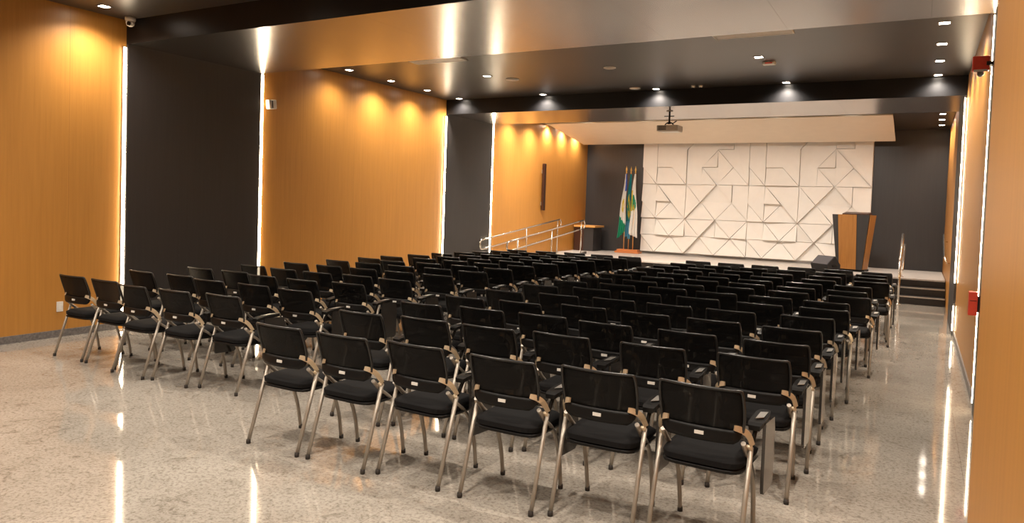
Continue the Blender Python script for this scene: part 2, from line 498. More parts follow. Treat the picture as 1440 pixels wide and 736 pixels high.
def ramp_z(y): return max(0.0, min(ZST, 0.014 + (ZST - 0.012) * (y - 14.1) / 4.13))
def handrail(x, label):
    t = thing('handrail', label, 'handrail', (x, 14.0, 0))
    def rail(h, r, ya, yb):
        pts = []
        for i in range(13):
            y = ya + (yb - ya) * i / 12
            pts.append((0, y - 14.0, ramp_z(y) * 1.0 + h))
        return pts
    za = 0.90; zb = 0.68
    top = rail(za, 0.02, 14.16, 18.22); low = rail(zb, 0.02, 14.16, 18.22)
    def arc(p, q, sgn):      # rounded return between the two rails
        c = [(p[i] + q[i]) / 2 for i in range(3)]; h = (q[2] - p[2]) / 2
        return [(0, c[1] + sgn * 0.10 * math.cos(a), c[2] + h * math.sin(a)) for a in [(-PI / 2 + PI * k / 8) for k in range(9)]]
    b = MB()
    b.tube(top, 0.021, 8)
    b.build('top_rail', M['steel'], t)
    b = MB(); b.tube(low, 0.021, 8); b.build('lower_rail', M['steel'], t)
    b = MB(); b.tube(arc(low[0], top[0], -1), 0.021, 8); b.tube(arc(low[-1], top[-1], 1), 0.021, 8)
    b.build('end_bend', M['steel'], t)
    for y in (14.55, 16.3, 18.1):
        b = MB(); zz = ramp_z(y)
        b.tube([(0, y - 14.0, zz + 0.008), (0, y - 14.0, zz + za)], 0.019, 8)
        p = b.build('post', M['steel'], t)
        b = MB(); b.lathe([(0.045, zz + 0.007), (0.045, zz + 0.018)], (0, y - 14.0, 0), 12)
        b.build('base_flange', M['steel'], p)
    return t
handrail(-8.70, 'double steel ramp handrail next to the left wood wall')
handrail(-7.985, 'double steel ramp handrail on the open side of the ramp')

# handrail of the stage steps: two rails on one post pair, climbing away from the camera
t = thing('handrail', 'slim steel handrail standing at the left of the stage steps', 'handrail', (-0.31, 16.65, 0))
b = MB(); b.tube([(0, 0, 0), (0, 0, 0.95)], 0.024, 10); p = b.build('post', M['steel'], t)
b = MB(); b.lathe([(0.055, 0.0), (0.055, 0.012)], (0, 0, 0), 12); b.build('base_flange', M['steel'], p)
b = MB(); b.tube([(0.01, 1.0, ZST + 0.004), (0.01, 1.0, ZST + 0.92)], 0.024, 10); p = b.build('post', M['steel'], t)
b = MB(); b.lathe([(0.055, ZST + 0.004), (0.055, ZST + 0.014)], (0.01, 1.0, 0), 12); b.build('base_flange', M['steel'], p)
b = MB(); b.tube([(0.0, -0.10, 0.88), (0.0, 0.0, 0.95), (0.01, 1.0, ZST + 0.92), (0.01, 1.12, ZST + 0.90)], 0.022, 8); b.build('top_rail', M['steel'], t)
b = MB(); b.tube([(0.05, -0.10, 0.70), (0.05, 0.0, 0.75), (0.06, 1.0, ZST + 0.70)], 0.022, 8); b.build('lower_rail', M['steel'], t)
b = MB()
b.tube([(0, 0, 0.74), (0.05, 0, 0.75)], 0.012, 8); b.tube([(0.01, 1.0, ZST + 0.69), (0.06, 1.0, ZST + 0.70)], 0.012, 8)
b.build('rail_bracket', M['steel'], t)
t = thing('handrail', 'short pale wall handrail on the right wall above the stage steps', 'handrail', (XR, 15.6, 0))
b = MB(); b.tube([(-0.07, 0.0, 0.98), (-0.07, 1.1, 1.0), (-0.07, 2.2, 1.42)], 0.022, 8); b.build('top_rail', M['steel'], t)
b = MB()
for yy, zz in ((0.3, 0.985), (2.0, 1.34)):
    b.tube([(0.0, yy, zz - 0.06), (-0.05, yy, zz - 0.06), (-0.07, yy, zz)], 0.01, 6)
b.build('wall_bracket', M['steel'], t)

# ------------------------------------------------------------------ canopy over the stage
b = MB()
prof = [(17.05, 3.897), (17.40, 3.897), (19.55, 3.600), (19.55, 3.560), (17.30, 3.870), (17.05, 3.870)]
b.hull([(XL + 0.17, y, z) for y, z in prof], [(-0.60, y, z) for y, z in prof])
o = b.build('ceiling_canopy', M['cream'])
tag(o, 'cream sloping canopy board hanging below the ceiling above the white relief wall', 'canopy')

# ------------------------------------------------------------------ white relief wall
WX0, WX1, WZ0 = -6.99, -1.08, ZST + 0.07
NC = 14; CW = (WX1 - WX0) / NC; CH = 0.480
WY = YB - 0.13                      # face of the flat backing
def relief():
    b = MB()
    b.box(WX0, WX1, WY, YB - 0.005, ZST + 0.001, 3.74)
    # every facet: grid corners (column, row, height in cm); the pattern repeats every seven columns
    F = [
        [(0, 4, 2), (1, 4, 6), (0, 5, 2)],
        [(0, 5, 5), (1, 4, 5), (1, 6.5, 4), (0, 6.5, 4)],
        [(1, 5, 0.3), (2, 5, 0.3), (3, 4, 6), (1, 4, 6)],
        [(1, 5, 4.5), (1, 6.5, 4), (3.5, 6.5, 4), (3, 6, 5), (3, 4, 5), (2, 5, 4.5)],
        [(3, 4, 2), (4, 4, 2), (4, 5, 2), (5, 6, 2), (5, 6.5, 2), (3.5, 6.5, 2), (3, 6, 2)],
        [(4, 5, 5.5), (5, 5, 5.5), (5, 6, 0.5)],
        [(4, 5, 1.5), (5, 4, 1), (6, 5, 4), (5, 6, 4), (5, 5, 1.5)],
        [(4, 4, 6.5), (5, 4, 6.5), (4, 5, 2)],
        [(5, 4, 5), (7, 4, 5), (6, 5, 0.5)],
        [(6, 5, 5.5), (7, 4, 5.5), (7, 6.5, 4), (6, 6.5, 4), (6, 6, 4), (5, 6, 4)],
        [(5, 6, 6), (6, 6, 6), (6, 6.5, 4), (5, 6.5, 4)],
        [(0, 3, 0.5), (1, 2, 5.5), (0, 2, 5.5)],
        [(0, 3, 5), (1, 2, 5), (1, 4, 2), (0, 4, 2)],
        [(1, 4, 1), (2, 3, 7), (1, 3, 7)],
        [(1, 4, 1), (3, 4, 1.5), (3, 2, 6), (2, 3, 6)],
        [(1, 3, 0.3), (2, 3, 0.3), (1, 2, 6)],
        [(2, 3, 0.3), (3, 2, 2), (1, 2, 6)],
        [(3, 4, 1), (4, 3, 6.5), (3, 2, 6.5)],
        [(3, 4, 1), (5, 4, 6.5), (4, 3, 6.5)],
        [(4, 3, 0.3), (5, 4, 0.3), (6, 3, 1), (5, 2, 6)],
        [(4, 3, 0.3), (5, 2, 6.5), (3, 2, 2)],
        [(5, 4, 6), (6, 4, 6), (6, 3, 6)],
        [(6, 4, 3), (7, 4, 2), (7, 2, 4), (6, 3, 4)],
        [(6, 3, 0.5), (7, 2, 1), (5, 2, 7)],
        [(0, 2, 2), (1, 2, 2), (1, 1, 2.5), (0, 1, 5)],
        [(1, 2, 0.5), (2, 1, 7), (1, 1, 7)],
        [(1, 2, 0.5), (3, 2, 2), (2, 1, 7)],
        [(3, 2, 2), (3, 1, 7), (2, 1, 7)],
        [(3, 2, 5), (4, 1, 4), (3, 1, 2)],
        [(3, 2, 1.5), (5, 2, 6.5), (4, 1, 6.5)],
        [(5, 2, 0.3), (5, 1, 5), (4, 1, 0.3)],
        [(5, 2, 0.3), (6, 1, 5.5), (5, 1, 5.5)],
        [(5, 2, 7), (7, 2, 2), (6, 1, 6.5)],
        [(7, 2, 2), (7, 1, 6.5), (6, 1, 6.5)],
        [(0, 1, 1), (1, 0, 6), (0, 0, 3)],
        [(0, 1, 5), (1, 1, 2), (2, 1, 1), (1, 0, 5)],
        [(1, 0, 5), (2, 1, 0.3), (3, 0, 5)],
        [(2, 1, 1), (3, 1, 4), (4, 1, 6), (3, 0, 6)],
        [(3, 0, 0.3), (4, 1, 0.3), (5, 0, 5.5)],
        [(4, 1, 4), (6, 1, 1), (5, 0, 6)],
        [(5, 0, 5.5), (6, 1, 0.5), (7, 0, 5.5)],
        [(6, 1, 5), (7, 1, 1), (7, 0, 5)],
    ]
    for rep in range(2):
        for f in F:
            lo, hi = [], []
            g = 0.0055                       # shadow joint between neighbouring facets
            pts2 = [Vector((i * CW, j * CH)) for i, j, h in f]
            n2 = len(pts2)
            area = sum(pts2[q].x * pts2[(q + 1) % n2].y - pts2[(q + 1) % n2].x * pts2[q].y for q in range(n2))
            sg = 1 if area > 0 else -1
            ins = []
            for q in range(n2):
                a_, b_, c_ = pts2[q - 1], pts2[q], pts2[(q + 1) % n2]
                d1 = (b_ - a_).normalized(); d2 = (c_ - b_).normalized()
                n_1 = Vector((-d1.y, d1.x)) * sg; n_2 = Vector((-d2.y, d2.x)) * sg
                m_ = n_1 + n_2
                den = 1 + n_1.dot(n_2)
                off = m_ * (g / den) if den > 0.15 else n_1 * g
                ins.append(b_ + off)
            for (i, j, h), p_ in zip(f, ins):
                i = p_.x / CW; j = p_.y / CH
                x = WX0 + (i + 7 * rep) * CW; z = min(WZ0 + j * CH, 3.72)
                lo.append((x, WY + 0.004, z)); hi.append((x, WY - 0.020 * h, z))
            b.hull(lo, hi)
    return b.build('relief_wall', M['white'])
tag(relief(), 'white wall panel of raised triangular facets behind the stage', 'wall panel')
bx('relief_plinth', M['grey'], WX0, WX1, WY - 0.02, WY - 0.002, ZST + 0.002, ZST + 0.055)
tag(bpy.data.objects['relief_plinth'], 'low grey plinth strip along the foot of the white relief wall', 'plinth')

# ------------------------------------------------------------------ lectern, monitor, flags, desk
t = thing('lectern', 'tall tapered lectern with wood boards and charcoal stripes on the stage', 'lectern', (-1.30, 18.45, ZST + 0.002), -0.17)
def frust(b, x0, x1, X0, X1, y0, y1, Y0, Y1, z0, z1, mat=None):
    b.hull([(x0, y0, z0), (x1, y0, z0), (x1, y1, z0), (x0, y1, z0)], [(X0, Y0, z1), (X1, Y0, z1), (X1, Y1, z1), (X0, Y1, z1)], mat)
b = MB(); b.box(-0.27, 0.27, -0.10, 0.30, 0.0, 0.05); b.build('plinth', M['plastic'], t)
b = MB(); frust(b, -0.32, 0.22, -0.46, 0.33, -0.14, 0.34, -0.16, 0.44, 0.05, 1.30); b.build('body', M['charcoal'], t)
b = MB()
b.hull([(-0.26, -0.142, 0.052), (0.10, -0.142, 0.052), (0.10, -0.155, 0.052), (-0.26, -0.155, 0.052)],
       [(-0.33, -0.162, 1.30), (0.07, -0.162, 1.30), (0.07, -0.176, 1.30), (-0.33, -0.176, 1.30)])
b.build('front_board', M['wood_front'], t)
b = MB()
b.hull([(0.224, -0.10, 0.052), (0.238, -0.10, 0.052), (0.238, 0.34, 0.052), (0.224, 0.34, 0.052)],
       [(0.334, -0.10, 1.30), (0.348, -0.10, 1.30), (0.348, 0.44, 1.30), (0.334, 0.44, 1.30)])
b.build('side_board', M['wood_front'], t)
b = MB()
b.hull([(-0.30, 0.06, 1.301), (0.26, 0.06, 1.301), (0.26, 0.38, 1.301), (-0.30, 0.38, 1.301)],
       [(-0.30, 0.06, 1.325), (0.26, 0.06, 1.325), (0.26, 0.38, 1.365), (-0.30, 0.38, 1.365)])
b.build('reading_top', M['wood_dark'], t)

t = thing('stage_monitor', 'black wedge floor monitor speaker on the stage left of the lectern', 'speaker', (-1.80, 17.65, ZST + 0.002), -0.6)
prof = [(-0.14, 0.0), (-0.21, 0.17), (0.02, 0.36), (0.20, 0.17), (0.20, 0.0)]
b = MB(); b.hull([(-0.23, y, z) for y, z in prof], [(0.23, y, z) for y, z in prof]); b.build('cabinet', M['speaker'], t)
b = MB(); n = Vector((0, -0.19, 0.23)).normalized()
a0, a1 = Vector((0, -0.197, 0.18)), Vector((0, 0.006, 0.348))
b.hull([(-0.21, *(a0 + n * 0.001)[1:]), (0.21, *(a0 + n * 0.001)[1:]), (0.21, *(a1 + n * 0.001)[1:]), (-0.21, *(a1 + n * 0.001)[1:])],
       [(-0.21, *(a0 + n * 0.010)[1:]), (0.21, *(a0 + n * 0.010)[1:]), (0.21, *(a1 + n * 0.010)[1:]), (-0.21, *(a1 + n * 0.010)[1:])])
b.build('grille', M['grillecloth'], t)
b = MB(); b.box(0.231, 0.245, -0.06, 0.08, 0.13, 0.17, None, 0.004); b.build('handle', M['plastic'], t)

FX, FY = -7.22, 19.72
t = thing('flag_stand', 'stepped reddish wood flag stand holding three poles on the stage', 'flag stand', (FX, FY, ZST + 0.002))
b = MB(); b.box(-0.36, 0.36, -0.15, 0.15, 0, 0.045, None, 0.006); b.build('base', M['wood_base'], t)
b = MB(); b.box(-0.31, 0.31, -0.11, 0.11, 0.045, 0.10, None, 0.006); b.build('upper_step', M['wood_base'], t)

def flag(dx, dy, label, scheme, wtop, wbot, zlow, lean, ph):
    t = thing('flag', label, 'flag', (FX + dx, FY + dy, ZST + 0.103), 0, None)
    b = MB(); b.tube([(0, 0, 0), (0, 0, 2.18)], 0.013, 8); b.build('pole', M['wood_light'], t)
    b = MB(); b.lathe([(0.012, 2.17), (0.024, 2.19), (0.014, 2.22), (0.026, 2.25), (0.020, 2.30), (0.002, 2.37)], (0, 0, 0), 10)
    b.build('finial', M['brass'], t)
    NU, NV = 40, 44
    b = MB(); vs = []
    for v in range(NV + 1):
        tt = v / NV; row = []
        for u in range(NU + 1):
            uu = u / NU
            zb = zlow(uu)
            z = 2.15 - (2.15 - zb) * tt
            w0, w1 = wtop, wbot
            w = w0 + (w1 - w0) * tt ** 0.8
            x = lean * tt + (uu - 0.5) * w + 0.012 * math.sin(9 * tt + ph)
            y = -0.03 - (0.012 + 0.045 * tt) * math.sin(uu * 2 * PI * 3 + ph + 1.2 * tt) - 0.02 * tt
            row.append(b.bm.verts.new((x, y, z)))
        vs.append(row)
    for v in range(NV):
        for u in range(NU):
            f = b.bm.faces.new((vs[v][u], vs[v + 1][u], vs[v + 1][u + 1], vs[v][u + 1]))
            f.smooth = True
            f.material_index = b.mi(M[scheme((u + 0.5) / NU, (v + 0.5) / NV)])
    o = b.build('cloth', None, t, normals=False)
    md = o.modifiers.new('thickness', 'SOLIDIFY'); md.thickness = 0.004
    return t
def emb(u, v, cu, cv, ru, rv): return ((u - cu) / ru) ** 2 + ((v - cv) / rv) ** 2 < 1
def s1(u, v):
    if emb(u, v, .55, .52, .22, .12): return 'f_gold' if not emb(u, v, .55, .52, .10, .05) else 'f_white'
    if v < 0.30 and u > 0.45 + v * 0.4: return 'f_blue'
    if v + 0.25 * (1 - u) > 0.90: return 'f_green'
    return 'f_white'
def s2(u, v):
    if v > 0.74: return 'f_sky'
    if abs(u - .5) / .48 + abs(v - .52) / .24 < 1: return 'f_gold' if not emb(u, v, .5, .52, .18, .10) else 'f_green'
    return 'f_teal'
def s3(u, v):
    if emb(u, v, .45, .55, .14, .06): return 'f_gold'
    if emb(u, v, .42, .47, .32, .13) : return 'f_green'
    if u < .18 and .28 < v < .62: return 'f_gold'
    return 'f_white'
flag(-0.13, -0.03, 'leftmost draped flag, white with blue top and green tip, gold emblem', s1, 0.03, 0.22, lambda u: 0.30 + 0.22 * u, -0.07, 0.3)
flag(-0.05, 0.13, 'middle draped flag, teal green with yellow centre and blue hem', s2, 0.03, 0.17, lambda u: 0.33 + 0.04 * math.sin(6 * u), -0.01, 1.4)
flag(0.14, -0.03, 'rightmost draped flag, white with green and gold emblem', s3, 0.03, 0.26, lambda u: 0.34 + 0.10 * (1 - u), 0.02, 2.2)

t = thing('desk', 'low desk with pale wood top in the left stage corner behind the rail', 'desk', (-8.78, 19.40, ZST + 0.002))
b = MB(); b.box(0.0, 0.30, 0.0, 0.02, 0.0, 0.68); b.build('front_panel', M['wood_dark'], t)
b = MB(); b.box(0.30, 0.60, 0.0, 0.62, 0.0, 0.68); b.build('cabinet', M['charcoal'], t)
b = MB(); b.box(0.0, 0.66, -0.04, 0.66, 0.68, 0.735, None, 0.004); b.build('desk_top', M['wood_light'], t)

b = MB(); b.box(0.03, 0.09, -0.06, 0.06, 1.62, 2.86, None, 0.004)
t = thing('wall_bar', 'narrow dark walnut upright bar mounted on the wood wall above the ramp', 'wall ornament', (XL, 17.30, 0))
b.build('bar', M['wood_dark'], t)
b = MB(); b.box(0.0, 0.03, -0.045, 0.045, 1.75, 1.85); b.box(0.0, 0.03, -0.045, 0.045, 2.6, 2.7); b.build('wall_bracket', M['alu'], t)

# ------------------------------------------------------------------ ceiling and wall fittings
t = thing('projector', 'grey ceiling projector on a pole below the far portal', 'projector', (-4.18, 13.35, ZS))
b = MB(); b.lathe([(0.06, -0.012), (0.06, 0.0)], (0, 0, 0), 14); b.build('ceiling_plate', M['grey'], t)
b = MB(); b.tube([(0, 0, -0.01), (0, 0, -0.24)], 0.017, 10); b.tube([(-0.10, 0, -0.10), (0.09, 0, -0.10)], 0.009, 8)
b.build('mount_pole', M['plastic'], t)
b = MB()
ring = [(0.085 * math.cos(a), 0, -0.29 + 0.075 * math.sin(a)) for a in [2 * PI * k / 20 for k in range(21)]]
b.tube(ring, 0.011, 8, caps=False); b.tube([(0.05, 0, -0.25), (0.14, 0, -0.19)], 0.009, 8); b.tube([(-0.03, 0, -0.23), (0.03, 0, -0.23)], 0.02, 8)
b.build('tilt_bracket', M['plastic'], t)
b = MB(); b.box(-0.205, 0.205, -0.12, 0.20, -0.385, -0.275, None, 0.018); body = b.build('body', M['grille'], t)
b = MB(); b.lathe([(0.05, 0.19), (0.05, 0.235), (0.04, 0.235), (0.036, 0.21)], (-0.09, 0, -0.33), 16, axis='Y'); b.build('lens', M['darkglass'], t)
b = MB()
for k in range(5): b.box(-0.17, -0.02, -0.124, -0.118, -0.365 + k * 0.016, -0.358 + k * 0.016)
b.build('vent_slats', M['plastic'], t)
b = MB(); b.box(-0.16, 0.20, -0.11, 0.18, -0.392, -0.384); b.build('under_plate', M['offwhite'], t)

def diffuser(x, y, label):
    t = thing('air_vent', label, 'air vent', (x, y, ZC))
    b = MB(); w, d = 0.46, 0.13
    for q in ((-w, w, -d, -d + 0.02), (-w, w, d - 0.02, d), (-w, -w + 0.02, -d, d), (w - 0.02, w, -d, d)): b.box(q[0], q[1], q[2], q[3], -0.018, 0.0)
    b.build('frame', M['offwhite'], t)
    b = MB()
    for k in range(6):
        y0 = -0.095 + k * 0.036; b.box(-w + 0.02, w - 0.02, y0, y0 + 0.022, -0.013, -0.005)
    b.build('louvre', M['offwhite'], t)
    return t
diffuser(-6.50, 9.12, 'long white air vent just past the near portal, on the left')
diffuser(-1.86, 9.05, 'long white air vent just past the near portal, on the right')

def roundspk(x, y, r, label, name='ceiling_speaker', cat='ceiling speaker'):
    t = thing(name, label, cat, (x, y, ZC))
    b = MB(); b.lathe([(r, -0.0), (r, -0.010), (r * 0.86, -0.014)], (0, 0, 0), 24); b.build('rim', M['offwhite'], t)
    b = MB(); b.lathe([(r * 0.85, -0.0145), (r * 0.85, -0.016), (0.01, -0.020)], (0, 0, 0), 24); b.build('grille', M['grille'], t)
roundspk(-6.22, 10.95, 0.115, 'round ceiling speaker beside a downlight, left of the hall')
roundspk(-4.26, 10.50, 0.095, 'round ceiling speaker alone in the middle of the dark ceiling')
roundspk(-4.55, 12.45, 0.10, 'round ceiling speaker beside the downlight above the projector')
for k, x in enumerate((-3.52, -3.39)):
    t = thing('smoke_detector', ('left' if k == 0 else 'right') + ' one of two tiny sensors on the ceiling before the far beam', 'detector', (x, 12.5, ZC))
    b = MB(); b.lathe([(0.035, 0.0), (0.035, -0.02), (0.02, -0.032)], (0, 0, 0), 14); b.build('housing', M['offwhite'], t)
    b = MB(); b.lathe([(0.012, -0.032), (0.010, -0.042)], (0, 0, 0), 10); b.build('sensor_tip', M['plastic'], t)
t = thing('smoke_detector', 'small beige box detector on the ceiling beside the right middle downlight', 'detector', (-1.98, 10.86, ZC))
b = MB(); b.box(-0.085, 0.085, -0.05, 0.05, -0.04, 0.0, None, 0.008); b.build('housing', M['offwhite'], t)
b = MB(); b.box(-0.05, 0.05, -0.053, -0.049, -0.03, -0.012); b.build('indicator', M['red'], t)

t = thing('security_camera', 'small white dome camera hanging in the upper left corner', 'camera', (-8.63, 5.58, ZC))
b = MB(); b.lathe([(0.062, 0.0), (0.062, -0.035), (0.055, -0.05)], (0, 0, 0), 18); b.build('housing', M['offwhite'], t)
b = MB(); b.lathe([(0.050, -0.045), (0.052, -0.07), (0.042, -0.10), (0.02, -0.115)], (0, 0, 0), 18); b.build('eyeball', M['offwhite'], t)
b = MB(); b.lathe([(0.026, 0.0), (0.026, 0.02)], (0.030, -0.050, -0.085), 14, axis='Y'); b.build('lens', M['darkglass'], t)

t = thing('wall_sensor', 'white box sensor on the wood wall beside the second light strip', 'sensor', (XL, 7.95, 3.15))
b = MB(); b.box(0.0, 0.03, -0.03, 0.03, -0.03, 0.05); b.build('wall_bracket', M['offwhite'], t)
b = MB(); b.box(0.031, 0.11, -0.075, 0.075, -0.065, 0.075, None, 0.012); hb = b.build('housing', M['offwhite'], t); hb.rotation_euler = (0.12, 0, 0)
b = MB(); b.box(0.111, 0.116, -0.02, -0.005, -0.05, 0.06); b.build('lens_strip', M['plastic'], hb)

def socket(y, z, label, w=0.075, h=0.12):
    t = thing('wall_socket', label, 'wall socket', (XL, y, z))
    b = MB(); b.box(0.0, 0.010, -w / 2, w / 2, -h / 2, h / 2, None, 0.003); b.build('plate', M['offwhite'], t)
    b = MB(); b.box(0.010, 0.013, -w / 4, w / 4, -h / 4, h / 4); b.build('insert', M['white'], t)
socket(4.87, 0.36, 'white wall socket low on the left wood wall near the first chair')
socket(13.08, 0.67, 'small white wall socket on the far charcoal panel', 0.09, 0.12)

t = thing('fire_alarm', 'red fire alarm sounder with beacon high on the right light strip', 'fire alarm', (XR - 0.03, 7.70, 3.12))
b = MB(); b.box(-0.05, -0.0, -0.06, 0.06, 0.0, 0.03); b.build('wall_bracket', M['rubber'], t)
b = MB(); b.box(-0.155, -0.025, -0.035, 0.035, -0.045, 0.085, None, 0.008); b.build('housing', M['red'], t)
b = MB(); b.box(-0.145, -0.04, -0.040, -0.034, -0.055, -0.035); b.build('label_band', M['offwhite'], t)
b = MB(); b.lathe([(0.028, -0.046), (0.028, -0.075), (0.012, -0.095)], (-0.09, 0, 0), 14); b.build('beacon', M['grey'], t)
t = thing('call_point', 'red manual call point box on the right wall beside the light strip', 'fire call point', (XR - 0.03, 7.70, 1.0))
b = MB(); b.box(-0.080, -0.012, -0.05, 0.05, -0.10, 0.11, None, 0.004); b.build('housing', M['red'], t)
b = MB(); b.box(-0.012, 0.0, -0.03, 0.03, -0.07, 0.07); b.build('wall_bracket', M['rubber'], t)
b = MB(); b.box(-0.072, -0.02, -0.053, -0.05, 0.03, 0.035); b.build('cover_seam', M['wood_dark'], t)

# ------------------------------------------------------------------ the folding chair (faces +Y, the stage)
def smooth_poly(pts, n=5):          # Catmull-Rom through points
    P = [Vector(p) for p in pts]; out = []
    for i in range(len(P) - 1):
        p0, p1, p2, p3 = P[max(i - 1, 0)], P[i], P[i + 1], P[min(i + 2, len(P) - 1)]
        for k in range(n):
            t = k / n
            out.append(0.5 * ((2 * p1) + (p2 - p0) * t + (2 * p0 - 5 * p1 + 4 * p2 - p3) * t * t + (3 * p1 - p0 - 3 * p2 + p3) * t ** 3))
    out.append(P[-1]); return out
BP = [(-0.158, 0.572), (-0.147, 0.610), (-0.143, 0.640), (-0.149, 0.690), (-0.164, 0.735), (-0.184, 0.795), (-0.206, 0.858)]
def back_y(z):
    for (ya, za), (yb, zb) in zip(BP, BP[1:]):
        if z <= zb: 
            return ya + (yb - ya) * (z - za) / (zb - za)
    return BP[-1][0]
def back_w(z):                       # half width
    t = (z - 0.572) / 0.286
    w = 0.200 + 0.013 * t + 0.012 * math.sin(PI * t)
    if t < 0.12: w -= 0.030 * (1 - t / 0.12) ** 2
    return w
def back_pt(u, z, off=0.0):          # u in -1..1
    w = back_w(z)
    return Vector((u * w, back_y(z) - 0.028 * (1 - u * u) + off, z))
def sheet(z0, z1, nu, nv, thick, off=0.0, umax=1.0):
    b = MB()
    A = [[b.bm.verts.new(back_pt(umax * (2 * i / nu - 1), z0 + (z1 - z0) * j / nv, off - thick / 2)) for i in range(nu + 1)] for j in range(nv + 1)]
    B = [[b.bm.verts.new(back_pt(umax * (2 * i / nu - 1), z0 + (z1 - z0) * j / nv, off + thick / 2)) for i in range(nu + 1)] for j in range(nv + 1)]
    for j in range(nv):
        for i in range(nu):
            for S, fl in ((A, False), (B, True)):
                q = (S[j][i], S[j][i + 1], S[j + 1][i + 1], S[j + 1][i])
                f = b.bm.faces.new(q[::-1] if fl else q); f.smooth = True
    for i in range(nu):
        b.bm.faces.new((A[0][i + 1], A[0][i], B[0][i], B[0][i + 1])); b.bm.faces.new((A[nv][i], A[nv][i + 1], B[nv][i + 1], B[nv][i]))
    for j in range(nv):
        b.bm.faces.new((A[j][0], A[j + 1][0], B[j + 1][0], B[j][0])); b.bm.faces.new((A[j + 1][nu], A[j][nu], B[j][nu], B[j + 1][nu]))
    return b

def seat_mesh(z0, z1, hw, y0, y1, crown, nx=10, ny=12):
    b = MB(); top = []; bot = []
    for j in range(ny + 1):
        v = j / ny; rt, rb = [], []
        for i in range(nx + 1):
            u = 2 * i / nx - 1
            vv = 2 * v - 1
            # rounded plan
            e = (abs(u) ** 6 + abs(vv) ** 6) ** (1 / 6.0)
            sc = 1.0 if e < 1e-6 else max(abs(u), abs(vv)) / e
            x = hw * u * sc * (1.0 - 0.06 * (1 - v)); y = (y0 + y1) / 2 + (y1 - y0) / 2 * vv * sc
            edge = max(abs(u), abs(vv))
            h = crown * (1 - edge ** 4) - (0.022 * max(0, (v - 0.75) / 0.25) ** 2)
            saddle = -0.010 * (1 - u * u) * math.sin(PI * v)
            drop = -0.012 if edge > 0.999 else 0.0
            rt.append(b.bm.verts.new((x, y, z1 + h + saddle + drop)))
            rb.append(b.bm.verts.new((x * 0.97, y, z0 - (0.012 * max(0, (v - 0.75) / 0.25) ** 2))))
        top.append(rt); bot.append(rb)
    for j in range(ny):
        for i in range(nx):
            f = b.bm.faces.new((top[j][i], top[j][i + 1], top[j + 1][i + 1], top[j + 1][i])); f.smooth = True
            b.bm.faces.new((bot[j + 1][i], bot[j + 1][i + 1], bot[j][i + 1], bot[j][i]))
    for i in range(nx):
        b.bm.faces.new((top[0][i + 1], top[0][i], bot[0][i], bot[0][i + 1])); b.bm.faces.new((top[ny][i], top[ny][i + 1], bot[ny][i + 1], bot[ny][i]))
    for j in range(ny):
        b.bm.faces.new((top[j][0], top[j + 1][0], bot[j + 1][0], bot[j][0])); b.bm.faces.new((top[j + 1][nx], top[j][nx], bot[j][nx], bot[j + 1][nx]))
    return b

